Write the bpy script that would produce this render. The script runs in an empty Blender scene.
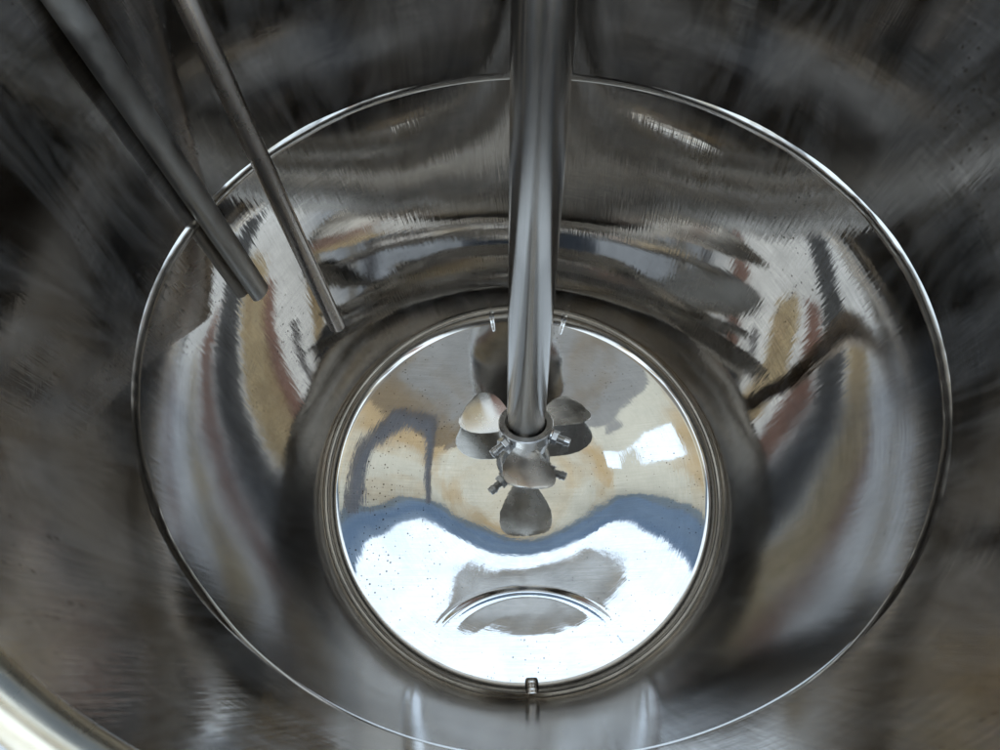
import bpy, bmesh, math, random
from mathutils import Vector, Matrix, noise

random.seed(7)
sc = bpy.context.scene
col = sc.collection
PI = math.pi

# ------------------------------------------------------------------ camera
cam_data = bpy.data.cameras.new("camera")
cam = bpy.data.objects.new("camera", cam_data)
col.objects.link(cam)
cam_data.sensor_width = 36.0
cam_data.lens = 528.3 / 1000.0 * 36.0
cam_data.clip_start = 0.01
cam_data.clip_end = 200.0
cam.matrix_world = (Matrix.Translation((-0.0381, -0.3388, 0.4468))
                    @ Matrix.Rotation(0.4937, 4, 'X') @ Matrix.Rotation(-0.0255, 4, 'Z'))
sc.camera = cam
cam_data.dof.use_dof = True
cam_data.dof.focus_distance = 1.0
cam_data.dof.aperture_fstop = 14.0

# ------------------------------------------------------------------ world
world = bpy.data.worlds.new("World")
sc.world = world
world.use_nodes = True
wn, wl = world.node_tree.nodes, world.node_tree.links
bg = wn["Background"]
bg.inputs["Color"].default_value = (0.67, 0.83, 1.02, 1)
bg.inputs["Strength"].default_value = 1.6
#DEBUGWORLD

sc.view_settings.view_transform = 'Standard'
sc.view_settings.look = 'None'
sc.view_settings.exposure = 0.5
sc.view_settings.gamma = 1.0
sc.render.engine = 'CYCLES'
sc.cycles.max_bounces = 16
sc.cycles.glossy_bounces = 14
sc.cycles.diffuse_bounces = 3
sc.cycles.sample_clamp_indirect = 6.0
sc.cycles.blur_glossy = 0.3


# ------------------------------------------------------------------ helpers
def tag(o, label, cat, group=None):
    o["label"] = label
    o["category"] = cat
    if group:
        o["group"] = group
    return o


def empty(name, loc=(0, 0, 0)):
    o = bpy.data.objects.new(name, None)
    o.location = loc
    o.empty_display_size = 0.05
    col.objects.link(o)
    return o


def mesh_obj(name, verts, faces, mat, parent=None, smooth=True, matrix=None):
    me = bpy.data.meshes.new(name)
    me.from_pydata(verts, [], faces)
    me.validate()
    me.update()
    if smooth:
        me.polygons.foreach_set("use_smooth", [True] * len(me.polygons))
    me.materials.append(mat)
    o = bpy.data.objects.new(name, me)
    col.objects.link(o)
    if parent:
        o.parent = parent
    if matrix is not None:
        o.matrix_local = matrix
    return o


def revolve(prof, n=256, disp=None, cap=False, a0=0.0):
    """prof: list of (r, z); closed in angle. disp(r,z,a)->(dr,dz)"""
    V, F = [], []
    m = len(prof)
    for i in range(n):
        a = a0 + 2 * PI * i / n
        ca, sa = math.cos(a), math.sin(a)
        for (r, z) in prof:
            if disp:
                dr, dz = disp(r, z, a)
                r, z = r + dr, z + dz
            V.append((r * ca, r * sa, z))
    for i in range(n):
        j = (i + 1) % n
        for k in range(m - 1):
            F.append((i * m + k, j * m + k, j * m + k + 1, i * m + k + 1))
    return V, F


def frame(origin, axis, up=(0, -1, 0)):
    """matrix whose local Z is axis, local X close to 'up'"""
    z = Vector(axis).normalized()
    x = Vector(up) - Vector(up).dot(z) * z
    x.normalize()
    y = z.cross(x)
    M = Matrix((x, y, z)).transposed().to_4x4()
    M.translation = Vector(origin)
    return M


class NT:
    """small node-tree helper"""
    def __init__(self, mat):
        mat.use_nodes = True
        self.t = mat.node_tree
        self.b = self.t.nodes["Principled BSDF"]

    def n(self, kind, **kw):
        nd = self.t.nodes.new("ShaderNode" + kind)
        for k, v in kw.items():
            setattr(nd, k, v)
        return nd

    def link(self, a, b):
        self.t.links.new(a, b)

    def val(self, sock, v):
        if hasattr(v, "is_output"):
            self.t.links.new(v, sock)
        else:
            sock.default_value = v

    def math(self, op, a, b=0.0, clamp=False):
        m = self.n("Math", operation=op, use_clamp=clamp)
        self.val(m.inputs[0], a)
        self.val(m.inputs[1], b)
        return m.outputs[0]

    def polar(self):
        """object coordinates as (angle, radius, height)"""
        tc = self.n("TexCoord")
        sp = self.n("SeparateXYZ")
        self.link(tc.outputs["Object"], sp.inputs[0])
        x, y, z = sp.outputs
        r = self.math("SQRT", self.math("ADD", self.math("MULTIPLY", x, x), self.math("MULTIPLY", y, y)))
        rs = self.math("MAXIMUM", r, 0.001)
        return self.math("DIVIDE", x, rs), self.math("DIVIDE", y, rs), r, z, tc.outputs["Object"]

    def vec(self, x, y, z):
        c = self.n("CombineXYZ")
        for i, v in enumerate((x, y, z)):
            self.val(c.inputs[i], v)
        return c.outputs[0]

    def noise(self, vec, scale=1.0, detail=3.0, rough=0.5, dist=0.0):
        nd = self.n("TexNoise")
        if vec is not None:
            self.link(vec, nd.inputs["Vector"])
        nd.inputs["Scale"].default_value = scale
        nd.inputs["Detail"].default_value = detail
        nd.inputs["Roughness"].default_value = rough
        nd.inputs["Distortion"].default_value = dist
        return nd.outputs["Fac"]

    def ramp(self, fac, stops):
        r = self.n("ValToRGB")
        el = r.color_ramp.elements
        while len(el) < len(stops):
            el.new(0.5)
        for e, (p, c) in zip(el, stops):
            e.position = p
            e.color = (c, c, c, 1) if isinstance(c, (int, float)) else (*c, 1)
        self.link(fac, r.inputs[0])
        return r.outputs[0]

    def map(self, v, a, b, c, d):
        m = self.n("MapRange")
        self.link(v, m.inputs[0])
        for i, q in enumerate((a, b, c, d)):
            m.inputs[i + 1].default_value = q
        return m.outputs[0]

    def bump(self, h, dist, normal=None):
        bp = self.n("Bump")
        bp.inputs["Strength"].default_value = 1.0
        bp.inputs["Distance"].default_value = dist
        self.link(h, bp.inputs["Height"])
        if normal is not None:
            self.link(normal, bp.inputs["Normal"])
        return bp.outputs[0]


def tank_steel(name, base, r_lo, r_hi, fine, fine_d, wave_d, pits=0.0, aniso=0.0, horizontal=True, smudge=0.35, film=0.0, grain=0.12, jag=0.0, dull=0.0):
    """stainless sheet with grinding lines that run round the tank, faint waves, stains and pits"""
    m = bpy.data.materials.new(name)
    t = NT(m)
    ca, sa, r, z, ob = t.polar()
    b = t.b
    b.inputs["Metallic"].default_value = 1.0
    # grinding lines
    if horizontal:      # on the wall: long in angle, short in height
        gv = t.vec(t.math("MULTIPLY", ca, 5.0), t.math("MULTIPLY", sa, 5.0), t.math("MULTIPLY", z, fine))
        gv2 = t.vec(t.math("MULTIPLY", ca, 9.0), t.math("MULTIPLY", sa, 9.0), t.math("MULTIPLY", z, fine * .22))
    else:
        gv = t.vec(t.math("MULTIPLY", ca, 7.0), t.math("MULTIPLY", sa, 7.0), t.math("MULTIPLY", r, fine))
        gv2 = t.vec(t.math("MULTIPLY", ca, 12.0), t.math("MULTIPLY", sa, 12.0), t.math("MULTIPLY", r, fine * .22))
    g1 = t.noise(gv, 1.0, 2.0, 0.6)
    g2 = t.noise(gv2, 1.0, 2.0, 0.5)
    wv = t.noise(ob, 9.0, 1.0, 0.4)
    # cross scratches: a second, straight family
    mp = t.n("Mapping")
    mp.inputs["Rotation"].default_value = (0.2, 0.35, 0.8)
    mp.inputs["Scale"].default_value = (260, 7, 7)
    t.link(ob, mp.inputs[0])
    sc1 = t.noise(mp.outputs[0], 1.0, 2.0, 0.6)
    msk = t.map(t.noise(ob, 7.0, 2.0), 0.42, 0.62, 0.0, 1.0)
    nrm = t.bump(wv, wave_d)
    nrm = t.bump(g2, fine_d * 2.2, nrm)
    nrm = t.bump(g1, fine_d, nrm)
    if jag:
        jv = t.vec(t.math("ADD", t.math("MULTIPLY", ca, 85.0), t.math("MULTIPLY", z, 22.0)), t.math("MULTIPLY", sa, 85.0), t.math("MULTIPLY", z, 7.0))
        nrm = t.bump(t.noise(jv, 1.0, 2.0, 0.6), jag, nrm)
    nrm = t.bump(t.math("MULTIPLY", sc1, msk), fine_d * 0.3, nrm)
    t.link(nrm, b.inputs["Normal"])
    # stains / smears
    st = t.noise(ob, 6.5, 5.0, 0.62, 0.8)
    ro = t.map(st, 0.35, 0.68, r_lo, r_hi)
    ro = t.math("ADD", ro, t.math("MULTIPLY", t.math("SUBTRACT", g2, 0.5), (r_hi - r_lo) * smudge))
    if dull:      # near half less polished; this mask also places the painted darkening
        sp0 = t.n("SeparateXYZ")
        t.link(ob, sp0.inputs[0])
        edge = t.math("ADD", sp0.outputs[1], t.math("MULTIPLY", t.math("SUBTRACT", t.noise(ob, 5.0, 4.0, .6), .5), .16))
        near_mask = t.map(edge, -0.10, 0.02, 1.0, 0.0)
        ro = t.math("ADD", ro, t.math("MULTIPLY", near_mask, dull))
    ro = t.math("MAXIMUM", ro, 0.015)
    t.link(ro, b.inputs["Roughness"])
    mix = t.n("MixRGB")
    mix.inputs[1].default_value = (*[c * 0.86 for c in base], 1)
    mix.inputs[2].default_value = (*base, 1)
    t.link(t.map(t.noise(ob, 12.0, 6.0, 0.65), 0.35, 0.6, 0.0, 1.0), mix.inputs[0])
    # fine grinding grain: slight reflectance streaks in two directions
    if horizontal:
        hv = t.vec(t.math("MULTIPLY", ca, 6.0), t.math("MULTIPLY", sa, 6.0), t.math("MULTIPLY", z, 260.0))
        hv2 = t.vec(t.math("MULTIPLY", ca, 150.0), t.math("MULTIPLY", sa, 150.0), t.math("MULTIPLY", z, 16.0))
    else:
        mq = t.n("Mapping")
        mq.inputs["Rotation"].default_value = (0, 0, 0.75)
        mq.inputs["Scale"].default_value = (14, 330, 14)
        t.link(ob, mq.inputs[0])
        hv = mq.outputs[0]
        hv2 = t.vec(t.math("MULTIPLY", ca, 8.0), t.math("MULTIPLY", sa, 8.0), t.math("MULTIPLY", r, 260.0))
    def streak(v, amp, off):
        """streaks that come and go in patches"""
        mo = t.n("VectorMath", operation='ADD')
        t.link(ob, mo.inputs[0])
        mo.inputs[1].default_value = (off, off * 2, off * 3)
        patch = t.map(t.noise(mo.outputs[0], 8.0, 3.0, 0.6, 0.8), 0.40, 0.66, 0.12, 1.0)
        n0 = t.math("SUBTRACT", t.noise(v, 1.0, 3.0, 0.7, 0.3), 0.5)
        return t.math("ADD", 1 - amp * .25, t.math("MULTIPLY", t.math("MULTIPLY", n0, patch), amp * 3.2))

    k1 = streak(hv, grain, 3.1)
    k2 = streak(hv2, grain * .6, 7.7)
    gm = t.n("VectorMath", operation='SCALE')
    t.link(mix.outputs[0], gm.inputs[0])
    t.link(t.math("MULTIPLY", k1, k2), gm.inputs["Scale"])
    out = gm.outputs[0]
    if dull:      # dark reflections painted in: darker, bluer tint over the near half
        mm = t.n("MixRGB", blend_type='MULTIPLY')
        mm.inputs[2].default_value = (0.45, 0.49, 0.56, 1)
        t.link(near_mask, mm.inputs[0])
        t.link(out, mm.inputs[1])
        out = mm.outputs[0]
    if pits:
        vo = t.n("TexVoronoi")
        vo.inputs["Scale"].default_value = 180.0
        t.link(ob, vo.inputs["Vector"])
        sp = t.n("SeparateColor")
        t.link(vo.outputs["Color"], sp.inputs[0])
        size = t.math("MULTIPLY", t.math("POWER", sp.outputs[0], 3.2), 0.31)
        zone = t.map(t.noise(ob, 5.5, 3.0), 0.40, 0.66, 0.25, 1.25)
        k = t.math("LESS_THAN", vo.outputs["Distance"], t.math("MULTIPLY", size, zone))
        mx = t.n("MixRGB")
        mx.inputs[2].default_value = (0.10, 0.075, 0.055, 1)
        t.link(t.math("MULTIPLY", k, pits), mx.inputs[0])
        t.link(out, mx.inputs[1])
        out = mx.outputs[0]
    t.link(out, b.inputs["Base Color"])
    if film:
        fv = t.n("Mapping")
        fv.inputs["Scale"].default_value = (9, 9, 3.2)
        t.link(ob, fv.inputs[0])
        f1 = t.map(t.noise(fv.outputs[0], 1.0, 7.0, 0.62, 1.6), 0.44, 0.72, 0.0, film)
        t.link(t.math("SUBTRACT", 1.0, f1), b.inputs["Metallic"])
    if aniso:
        b.inputs["Anisotropic"].default_value = aniso
        tg = t.n("Tangent", direction_type='RADIAL', axis='Z')
        t.link(tg.outputs[0], b.inputs["Tangent"])
    return m


def part_steel(name, base, rough, line=600.0, depth=1.2e-5, aniso=0.0, vary=0.25, arot=0.0):
    """turned or blasted steel for shafts, hubs, blades"""
    m = bpy.data.materials.new(name)
    t = NT(m)
    ca, sa, r, z, ob = t.polar()
    b = t.b
    b.inputs["Metallic"].default_value = 1.0
    gv = t.vec(t.math("MULTIPLY", ca, 2.0), t.math("MULTIPLY", sa, 2.0), t.math("MULTIPLY", z, line))
    g = t.noise(gv, 1.0, 3.0, 0.6)
    n2 = t.noise(ob, 30.0, 3.0, 0.5)
    nrm = t.bump(g, depth)
    nrm = t.bump(t.noise(ob, 220.0, 2.0), depth * .5, nrm)
    t.link(nrm, b.inputs["Normal"])
    t.link(t.map(n2, 0.35, 0.65, rough * (1 - vary), rough * (1 + vary)), b.inputs["Roughness"])
    mix = t.n("MixRGB")
    mix.inputs[1].default_value = (*[c * (1 - vary * .6) for c in base], 1)
    mix.inputs[2].default_value = (*base, 1)
    t.link(t.map(t.noise(ob, 30.0, 5.0, 0.65), 0.35, 0.62, 0.0, 1.0), mix.inputs[0])
    t.link(mix.outputs[0], b.inputs["Base Color"])
    if aniso:
        b.inputs["Anisotropic Rotation"].default_value = arot
        b.inputs["Anisotropic"].default_value = aniso
        tg = t.n("Tangent", direction_type='RADIAL', axis='Z')
        t.link(tg.outputs[0], b.inputs["Tangent"])
    return m


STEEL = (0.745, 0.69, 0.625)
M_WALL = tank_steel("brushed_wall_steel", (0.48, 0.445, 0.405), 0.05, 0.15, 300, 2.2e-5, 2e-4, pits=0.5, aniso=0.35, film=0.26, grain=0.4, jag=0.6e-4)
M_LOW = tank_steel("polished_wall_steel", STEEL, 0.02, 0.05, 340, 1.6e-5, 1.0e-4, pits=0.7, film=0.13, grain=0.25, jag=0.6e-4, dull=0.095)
M_DISH = tank_steel("polished_dish_steel", (0.74, 0.725, 0.70), 0.02, 0.045, 340, 1.1e-5, 0.6e-4, pits=0.9, horizontal=False, film=0.06, grain=0.2)
M_KNUCKLE = tank_steel("knuckle_steel", (0.74, 0.68, 0.60), 0.05, 0.10, 420, 1.0e-5, 0.6e-4, horizontal=False)
M_SEAM = tank_steel("weld_steel", (0.70, 0.66, 0.6), 0.10, 0.2, 420, 1e-5, 1e-4)
M_RIM = tank_steel("rim_steel", (0.90, 0.80, 0.62), 0.22, 0.36, 420, 1e-5, 1e-4)
M_SHAFT = part_steel("turned_shaft_steel", (0.55, 0.52, 0.48), 0.26, aniso=0.8, vary=0.04, arot=0.25)
M_ROD = part_steel("warm_rod_steel", (0.70, 0.62, 0.54), 0.27, aniso=0.7, vary=0.06, arot=0.25)
M_HUB = part_steel("hub_steel", (0.74, 0.72, 0.69), 0.28, vary=.12)
M_BLADE = part_steel("blade_steel", (0.93, 0.885, 0.81), 0.25, vary=.2, line=420.0, depth=2.5e-5)
M_BOLT = part_steel("bolt_steel", (0.7, 0.68, 0.65), 0.22)
M_PIPE = part_steel("dull_pipe_steel", (0.46, 0.435, 0.395), 0.40, line=300.0, depth=3e-5)

# ------------------------------------------------------------------ shed roof and ground, plus unseen slabs added to shape the reflections
def diffuse(name, c, rough=0.8):
    m = bpy.data.materials.new(name)
    m.use_nodes = True
    b = m.node_tree.nodes["Principled BSDF"]
    b.inputs["Base Color"].default_value = (*c, 1)
    b.inputs["Roughness"].default_value = rough
    return m


def patchy(name, c1, c2, scale=(1.2, 1.2, .35)):
    m = diffuse(name, c1)
    t = NT(m)
    tc = t.n("TexCoord")
    mp = t.n("Mapping")
    mp.inputs["Scale"].default_value = scale
    t.link(tc.outputs["Object"], mp.inputs[0])
    mx = t.n("MixRGB")
    mx.inputs[1].default_value = (*c1, 1)
    mx.inputs[2].default_value = (*c2, 1)
    t.link(t.map(t.noise(mp.outputs[0], 1.0, 4.0, .55, .6), .36, .66, 0, 1), mx.inputs[0])
    t.link(mx.outputs[0], t.b.inputs["Base Color"])
    return m


def boxv(x0, x1, y0, y1, z0, z1):
    V = [(x, y, z) for x in (x0, x1) for y in (y0, y1) for z in (z0, z1)]
    F = [(0, 1, 3, 2), (4, 6, 7, 5), (0, 4, 5, 1), (2, 3, 7, 6), (0, 2, 6, 4), (1, 5, 7, 3)]
    return V, F


def struct(name, x0, x1, y0, y1, z0, z1, mat):
    o = mesh_obj(name, *boxv(x0, x1, y0, y1, z0, z1), mat, smooth=False)
    o["kind"] = "structure"
    return o


M_CREAM = patchy("cream_backdrop", (0.84, 0.68, 0.42), (0.62, 0.46, 0.27), (1.6, 1.6, .5))
M_FLOOR = patchy("pale_concrete", (0.68, 0.68, 0.67), (0.58, 0.58, 0.57), (1.5, 1.5, 1.5))
M_BLUE = patchy("blue_paint", (0.20, 0.29, 0.43), (0.34, 0.42, 0.52), (.6, 14, 2))
M_DARK = patchy("dark_backdrop", (0.065, 0.067, 0.073), (0.16, 0.163, 0.17))
M_BROWN = patchy("slate_backdrop", (0.05, 0.062, 0.085), (0.12, 0.14, 0.175))
M_GREY = diffuse("grey_sheet", (0.22, 0.21, 0.22))
M_PINK = diffuse("faded_red_backdrop", (0.42, 0.24, 0.19))
ZF = -1.1
YE = 1.3
struct("ground", -30, 30, -30, 30, ZF - .2, ZF, M_FLOOR)


def canvas(name, c, k=0.75):
    m = bpy.data.materials.new(name)
    t = NT(m)
    tr = t.n("BsdfTranslucent")
    tr.inputs[0].default_value = (*c, 1)
    mx = t.n("MixShader")
    mx.inputs[0].default_value = k
    ca, sa, r, z, ob = t.polar()
    st = t.n("MixRGB")
    st.inputs[1].default_value = (*c, 1)
    st.inputs[2].default_value = (c[0] * .82, c[1] * .64, c[2] * .44, 1)
    t.link(t.map(t.noise(ob, 2.6, 4.0, .6), .48, .66, 0, 1), st.inputs[0])
    t.link(st.outputs[0], tr.inputs[0])
    t.link(st.outputs[0], t.b.inputs["Base Color"])
    t.b.inputs["Roughness"].default_value = 0.8
    t.link(t.b.outputs[0], mx.inputs[1])
    t.link(tr.outputs[0], mx.inputs[2])
    t.link(mx.outputs[0], t.t.nodes["Material Output"].inputs[0])
    return m


def canopy():
    """cream awning sheet with one gap, slightly sagging"""
    X0, X1, Y0, Y1 = -1.7, 1.7, 0.02, YE - .15
    NX, NY = 48, 18
    V, F = [], []
    for i in range(NX + 1):
        for j in range(NY + 1):
            x, y = X0 + (X1 - X0) * i / NX, Y0 + (Y1 - Y0) * j / NY
            V.append((x, y, 2.6 - .05 * math.sin(PI * j / NY) + .015 * math.sin(i * 1.9)))
    for i in range(NX):
        for j in range(NY):
            x, y = X0 + (X1 - X0) * (i + .5) / NX, Y0 + (Y1 - Y0) * (j + .5) / NY
            if abs(x + .52) < .07 and abs(y - .86) < .07:
                continue
            q = i * (NY + 1) + j
            F.append((q, q + 1, q + NY + 2, q + NY + 1))
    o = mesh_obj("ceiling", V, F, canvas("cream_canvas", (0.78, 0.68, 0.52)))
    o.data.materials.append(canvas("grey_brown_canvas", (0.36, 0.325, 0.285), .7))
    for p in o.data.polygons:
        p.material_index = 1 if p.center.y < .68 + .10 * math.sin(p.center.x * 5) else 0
    o["kind"] = "structure"


canopy()
struct("roof_beam", -1.7, 1.7, YE - .15, YE, 2.5, 2.75, M_BLUE)
struct("added_back_slab", -.95, .95, -6.3, -6.0, ZF, 12.0, M_DARK)  # unseen dark slab, added to darken what the lower wall mirrors
for (x0, x1, z1, m_) in [(-3.3, -1.2, 10.5, M_CREAM), (-4.4, -3.4, 10.0, M_PINK), (-6.9, -6.2, 8.5, M_GREY),
                         (1.2, 2.3, 9.5, M_PINK), (3.2, 5.2, 10.2, M_CREAM), (6.6, 7.2, 8.5, M_GREY)]:
    struct("added_back_strip", x0, x1, -6.28, -6.02, ZF, z1, m_)  # unseen strips, added for cream, pink and grey bands in the reflections
struct("added_front_slab", -7.5, 7.5, 9.0, 9.3, ZF, 10.3, M_BROWN)  # unseen slab, added so the steel mirrors a dark blue-grey
for (sx, y0, y1, z1, m_) in [(-1, -1.75, -1.45, 5.0, M_CREAM), (-1, -.62, -.45, 4.6, M_CREAM), (-1, -.2, .1, 3.2, M_GREY),
                             (1, -1.75, -1.45, 5.2, M_PINK), (1, -.8, -.6, 4.0, M_GREY), (1, -.25, 0.0, 4.4, M_CREAM)]:
    struct("added_side_strip", *sorted((sx * 2.5, sx * 2.72)), y0, y1, ZF, z1, m_)  # unseen side strips, added to break up the mirrored sky
for (x0, x1, y0, y1, m_) in [(.62, .67, .02, 1.12, M_GREY), (-1.0, -.95, .02, 1.12, M_BROWN)]:
    struct("added_roof_bar", x0, x1, y0, y1, 2.42, 2.53, m_)  # unseen bars, added for detail in the mirrored canopy

# ------------------------------------------------------------------ tank
R = 0.4
ZB = -0.5797          # bottom of the straight wall
ZR = 0.232            # top of the wall
RK = 0.036             # knuckle radius
RC = 0.86              # crown radius of the dish

tank = empty("mixing_tank", (0, 0, 0))
tag(tank, "polished stainless steel mixing tank seen from above into its round bottom", "tank")



def wobble(r, z, a):
    p = Vector((math.cos(a) * 1.5, math.sin(a) * 1.5, z * 4.0))
    q = Vector((math.cos(a) * 4.2 + 9, math.sin(a) * 4.2, z * 9.0))
    return (0.0018 * noise.noise(p) + 0.00022 * noise.noise(q), 0.0)


def dish_wobble(r, z, a):
    f = max(0.0, min(1.0, (R - 0.03 - r) / 0.05))
    x, y = r * math.cos(a), r * math.sin(a)
    d = 0.00035 * noise.noise(Vector((x * 8 + 3, y * 8, 0.3))) + 0.00005 * noise.noise(Vector((x * 24, y * 24 + 5, 1.7)))
    return (0.0, d * f)


def seam_z(a):
    """the girth weld is not quite level: lower on the far side"""
    return -0.020 * max(0.0, math.sin(a)) ** 1.5


def up_disp(r, z, a):
    return (wobble(r, z, a)[0], seam_z(a) * (1 - z / ZR) + rim_z(a) * z / ZR)


def low_disp(r, z, a):
    return (wobble(r, z, a)[0], seam_z(a) * (1 - z / ZB))


def rim_z(a):
    return 0.024 * math.cos(a - math.radians(148)) - 0.003


def bead_disp(r, z, a):
    v = 1 + .55 * noise.noise(Vector((math.cos(a) * 5, math.sin(a) * 5, 2.0))) + .10 * noise.noise(Vector((math.cos(a) * 26, math.sin(a) * 26, 5.0)))
    d = R + .001 - r
    v *= .08 + .92 * min(1.0, abs(math.cos(a)) * 1.35) ** 2
    return (wobble(r, z, a)[0] + d - max(.15, v) * d, seam_z(a) + z * .35 * (v - 1))


prof = [(R, 0.005 + (ZR - 0.005) * k / 40) for k in range(41)]
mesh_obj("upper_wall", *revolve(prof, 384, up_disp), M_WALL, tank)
prof = [(R, -0.005 + (ZB + 0.005) * k / 90) for k in range(91)]
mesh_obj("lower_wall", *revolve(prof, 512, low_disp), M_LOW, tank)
prof = [(R + .001 - 0.0040 * math.sin(PI * k / 12), 0.008 - 0.016 * k / 12) for k in range(13)]
mesh_obj("weld_seam", *revolve(prof, 720, bead_disp), M_SEAM, tank)

# knuckle + dish: slope of the dish at each radius (a pressed, slightly conical head)
SLOPE = [(0, 0), (.08, .045), (.15, .125), (.222, .247), (.29, .278), (.352, .31)]


def slope(r):
    for (r0, s0), (r1, s1) in zip(SLOPE, SLOPE[1:]):
        if r <= r1:
            t = (r - r0) / (r1 - r0)
            return s0 + (s1 - s0) * t
    return SLOPE[-1][1]


def slope_s(r):
    return sum(slope(abs(r + d)) * (1 if r + d >= 0 else -1) * w
               for d, w in ((-.03, .1), (-.02, .15), (-.01, .15), (0, .2), (.01, .15), (.02, .15), (.03, .1)))


RD = R - RK * 0.96
s_end = slope_s(RD)
prof = []
for k in range(21):
    t = (PI / 2 - math.atan(s_end)) * k / 20
    prof.append((R - RK + RK * math.cos(t), ZB - RK * math.sin(t)))
prof_k = prof
mesh_obj("knuckle", *revolve(prof, 384, lambda r, z, a: wobble(r, ZB, a)), M_KNUCKLE, tank)
r_, z_ = prof[-1]
N_D = 230
dprof = [(r_, z_)]
for k in range(N_D):
    r2 = r_ * (1 - (k + 1) / N_D)
    rm = (dprof[-1][0] + r2) / 2
    dprof.append((max(r2, .0004), dprof[-1][1] - slope_s(rm) * (dprof[-1][0] - r2)))
ZC = dprof[-1][1]
print("dish centre z", ZC)


ARC = (0.0, -0.345, 0.178, 0.122)


def dish_all(r, z, a):
    f = max(0.0, min(1.0, (r - 0.25) / 0.1))
    x, y = r * math.cos(a), r * math.sin(a)
    h = 0.0
    if y < -.15:                                   # rim reflection put into the shape as a raised arch
        q = math.hypot((x - ARC[0]) / ARC[2], (y - ARC[1]) / ARC[3]) - 1
        d = q * ARC[3]
        fade = max(0.0, min(1.0, (y - ARC[1] - .012) / .035))
        fade = fade * fade * (3 - 2 * fade)
        h = 0.0008 * math.exp(-(d / .0065) ** 2) * fade
        if q < 0:
            h += 0.0003 * fade * min(1.0, -q * 3)
    return (wobble(r, ZB, a)[0] * f, dish_wobble(r, z, a)[1] + h)


mesh_obj("bottom_dish", *revolve(dprof, 640, dish_all), M_DISH, tank)

# short weld runs across the knuckle
def tack(name, ang, w, h, r0, r1):
    ca, sa = math.cos(ang), math.sin(ang)
    pts = [p for p in [(R - .0, ZB + .018), (R - .0, ZB + .008)] + prof_k + dprof[1:40] if r0 <= p[0] <= r1]
    V, F = [], []
    NS = 8
    for i, (r, z) in enumerate(pts):
        j, k = max(0, i - 1), min(len(pts) - 1, i + 1)
        tr_, tz_ = pts[k][0] - pts[j][0], pts[k][1] - pts[j][1]
        L = math.hypot(tr_, tz_) or 1
        nr, nz = (tz_ / L, -tr_ / L)
        if nr > 0 and nz < 0 or nz < 0:
            nr, nz = -nr, -nz
        e = math.sin(PI * min(1, max(0, (i + .3) / (len(pts) - .4)))) ** .4
        jig = 1 + .07 * math.sin(i * 2.1) + .05 * math.sin(i * 5.3)
        for q in range(NS + 1):
            u = -1 + 2 * q / NS
            hh = h * e * jig * math.cos(u * PI / 2) - .0008
            rr, zz = r + nr * hh, z + nz * hh
            x, y = rr, u * w * (.8 + .2 * e)
            V.append((x * ca - y * sa, x * sa + y * ca, zz))
    for i in range(len(pts) - 1):
        for q in range(NS):
            a_ = i * (NS + 1) + q
            F.append((a_, a_ + 1, a_ + NS + 2, a_ + NS + 1))
    return mesh_obj(name, V, F, M_SEAM, tank)


tack("drain_lip", math.radians(270.5), .013, .0050, R - .033, R - .008)
tack("weld_run", math.radians(72.5), .007, .0011, R - .045, R - .001)
tack("weld_run", math.radians(98.0), .007, .0011, R - .048, R - .001)

# rim
prof = []
for k in range(25):
    t = PI - PI * 1.2 * k / 24
    prof.append((R + 0.009 + 0.009 * math.cos(t), ZR + 0.010 * math.sin(t)))
mesh_obj("rolled_rim", *revolve(prof, 384, lambda r, z, a: (0, rim_z(a))), M_RIM, tank)

# ------------------------------------------------------------------ agitator
HUB = Vector((0.0126, 0.087, -0.550))
AX = Vector((0.0158, 0.3437, 0.939)).normalized()
mixer = empty("propeller_mixer", HUB)
mixer.matrix_world = frame(HUB, AX)
tag(mixer, "slanted steel mixer shaft with three bladed propeller at its end", "mixer")
SR = 0.0388
prof = [(0.0005, -0.02), (SR, -0.02), (SR, 1.05)]
mesh_obj("shaft", *revolve(prof, 64), M_SHAFT, mixer)
prof = [(SR + .003, -.03), (SR + .003, -0.001), (SR + .004, 0.0), (0.0545, 0.0), (0.0565, -0.002), (0.0565, -0.026), (0.055, -0.028),
        (0.050, -0.030), (0.048, -0.062), (0.046, -0.066), (0.0005, -0.066)]


def flat_steps(o, ang=35):
    m = o.modifiers.new("edges", 'EDGE_SPLIT')
    m.split_angle = math.radians(ang)
    return o


hub = flat_steps(mesh_obj("hub", *revolve(prof, 96), M_HUB, mixer))

# propeller blade: fan outline in (radial s, chord c), twisted about its own radius
OUT = [(.036, .022), (.050, .024), (.066, .035), (.085, .046), (.102, .0520), (.118, .0525), (.130, .049), (.1375, .043),
       (.142, .034), (.1445, .022), (.1455, .008)]
PITCH0, PITCH1 = math.radians(-20), math.radians(-8)


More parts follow.
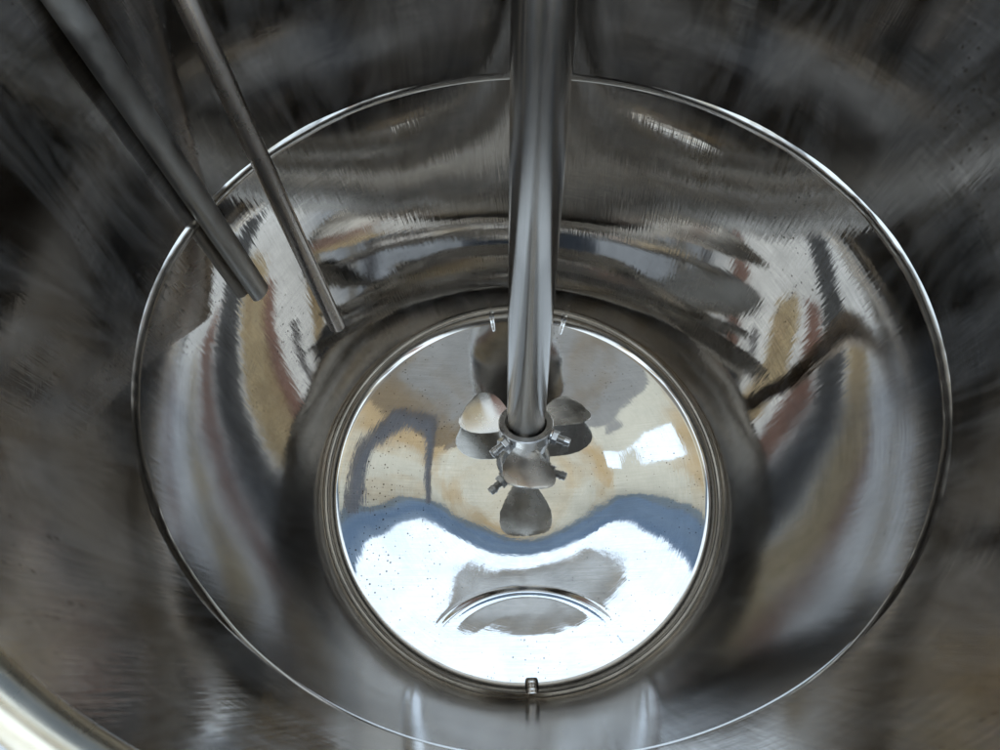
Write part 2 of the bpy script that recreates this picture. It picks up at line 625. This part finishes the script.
def blade(theta):
    V, F = [], []
    NC = 12
    rows = len(OUT)
    for side in (0, 1):
        for i, (s_, w) in enumerate(OUT):
            for j in range(NC + 1):
                u = -1 + 2 * j / NC
                c = w * u
                p = PITCH0 + (PITCH1 - PITCH0) * (s_ - .036) / .11
                th = 0.0021 * (1 - .55 * u * u) * (1 if side else -1)
                y = c * math.cos(p) - (th + .10 * c * c) * math.sin(p)
                z = c * math.sin(p) + (th + .9 * c * c * 0.6) * math.cos(p)
                V.append((s_, y, z - 0.026))
    n1 = rows * (NC + 1)
    for i in range(rows - 1):
        for j in range(NC):
            a_, b_ = i * (NC + 1) + j, (i + 1) * (NC + 1) + j
            F.append((a_, a_ + 1, b_ + 1, b_))
            F.append((n1 + a_, n1 + b_, n1 + b_ + 1, n1 + a_ + 1))
    loop = [j for j in range(NC + 1)] + [(i + 1) * (NC + 1) + NC for i in range(rows - 1)] + \
           [(rows - 1) * (NC + 1) + j for j in range(NC - 1, -1, -1)] + [i * (NC + 1) for i in range(rows - 2, 0, -1)]
    for k in range(len(loop)):
        a_, b_ = loop[k], loop[(k + 1) % len(loop)]
        F.append((a_, b_, n1 + b_, n1 + a_))
    o = mesh_obj("propeller_blade", V, F, M_BLADE, mixer)
    me = o.data
    bm = bmesh.new(); bm.from_mesh(me)
    bmesh.ops.recalc_face_normals(bm, faces=bm.faces)
    bm.to_mesh(me); bm.free()
    o.matrix_local = Matrix.Rotation(theta, 4, 'Z')
    flat_steps(o, 50)
    V, F = [], []                                   # weld bead where the blade meets the hub
    NB = 26
    for i in range(NB + 1):
        u = -1 + 2 * i / NB
        c = .024 * u
        p = PITCH0
        q = Vector((math.sqrt(.0497 ** 2 - (c * math.cos(p)) ** 2), c * math.cos(p), c * math.sin(p) - .026))
        rr = .0030 * (1 - .5 * abs(u) ** 4) * (1 + .22 * math.sin(i * 2.4))
        for k in range(8):
            t_ = 2 * PI * k / 8
            V.append((q.x + rr * math.cos(t_), q.y, q.z + 1.5 * rr * math.sin(t_)))
    for i in range(NB):
        for k in range(8):
            F.append((i * 8 + k, i * 8 + (k + 1) % 8, (i + 1) * 8 + (k + 1) % 8, (i + 1) * 8 + k))
    mesh_obj("root_weld", V, F, M_BOLT, o)
    return o


for k in range(3):
    blade(2 * PI * k / 3)

# set screws: lock nut and threaded stud, between the blades
def hexprof(r0, z0, z1):
    V = [(r0 * math.cos(PI / 3 * i), r0 * math.sin(PI / 3 * i), z) for z in (z0, z1) for i in range(6)]
    F = [(i, (i + 1) % 6, 6 + (i + 1) % 6, 6 + i) for i in range(6)] + [tuple(range(5, -1, -1)), tuple(range(6, 12))]
    return V, F


for th in (math.radians(66), math.radians(-48), PI):
    Mx = Matrix.Rotation(th, 4, 'Z') @ Matrix.Translation((0.053, 0, -0.018)) @ Matrix.Rotation(PI / 2 + .12, 4, 'Y')
    pr = [(.0005, .0425), (.0070, .0425), (.0085, .0415), (.0085, .0345), (.0095, .0340), (.0095, .0310)]
    k_ = 0.031
    while k_ > 0.002:                                    # thread
        pr += [(.0072, k_ - .0004), (.0084, k_ - .0014)]
        k_ -= .0019
    pr += [(.007, -.006)]
    bolt = flat_steps(mesh_obj("set_screw", *revolve(pr, 20), M_BOLT, mixer, matrix=Mx), 40)
    bv, bf = hexprof(.0150, .0045, .0165)
    nut = mesh_obj("lock_nut", bv, bf, M_BOLT, bolt, smooth=False)
    bvm = nut.modifiers.new("bev", 'BEVEL'); bvm.width = .001; bvm.segments = 2
    mesh_obj("washer", *revolve([(.007, .0015), (.0165, .0015), (.0165, .0042), (.007, .0042)], 24), M_BOLT, bolt, smooth=False)

# ------------------------------------------------------------------ pipes
def tube(name, p0, p1, r, mat):
    p0, p1 = Vector(p0), Vector(p1)
    L = (p1 - p0).length
    prof = [(0.0005, 0), (r * .96, 0), (r, r * .06), (r, L)]
    o = mesh_obj(name, *revolve(prof, 48), mat)
    o.matrix_world = frame(p0, p1 - p0)
    return o

rod = tube("thin_rod", (-.2836, .112, -.2236), (-.313 - .03 * .22, .193 + .08 * .22, .181 + .4 * .22), .0115, M_ROD)
tag(rod, "thin round steel rod slanting down left of the mixer shaft", "rod")
pipe = tube("dip_pipe", (-.3700, .1200, -.145), (-.3700, .1200, .27), .0160, M_PIPE)
pipe.matrix_world = Matrix.Translation((-.3700, .1200, -.145)) @ Matrix.Rotation(math.atan2(.12, -.37), 4, 'Z') @ Matrix.Diagonal((.55, 1.0, 1.0, 1.0))
tag(pipe, "flat dull grey dip pipe lying against the left wall", "pipe")
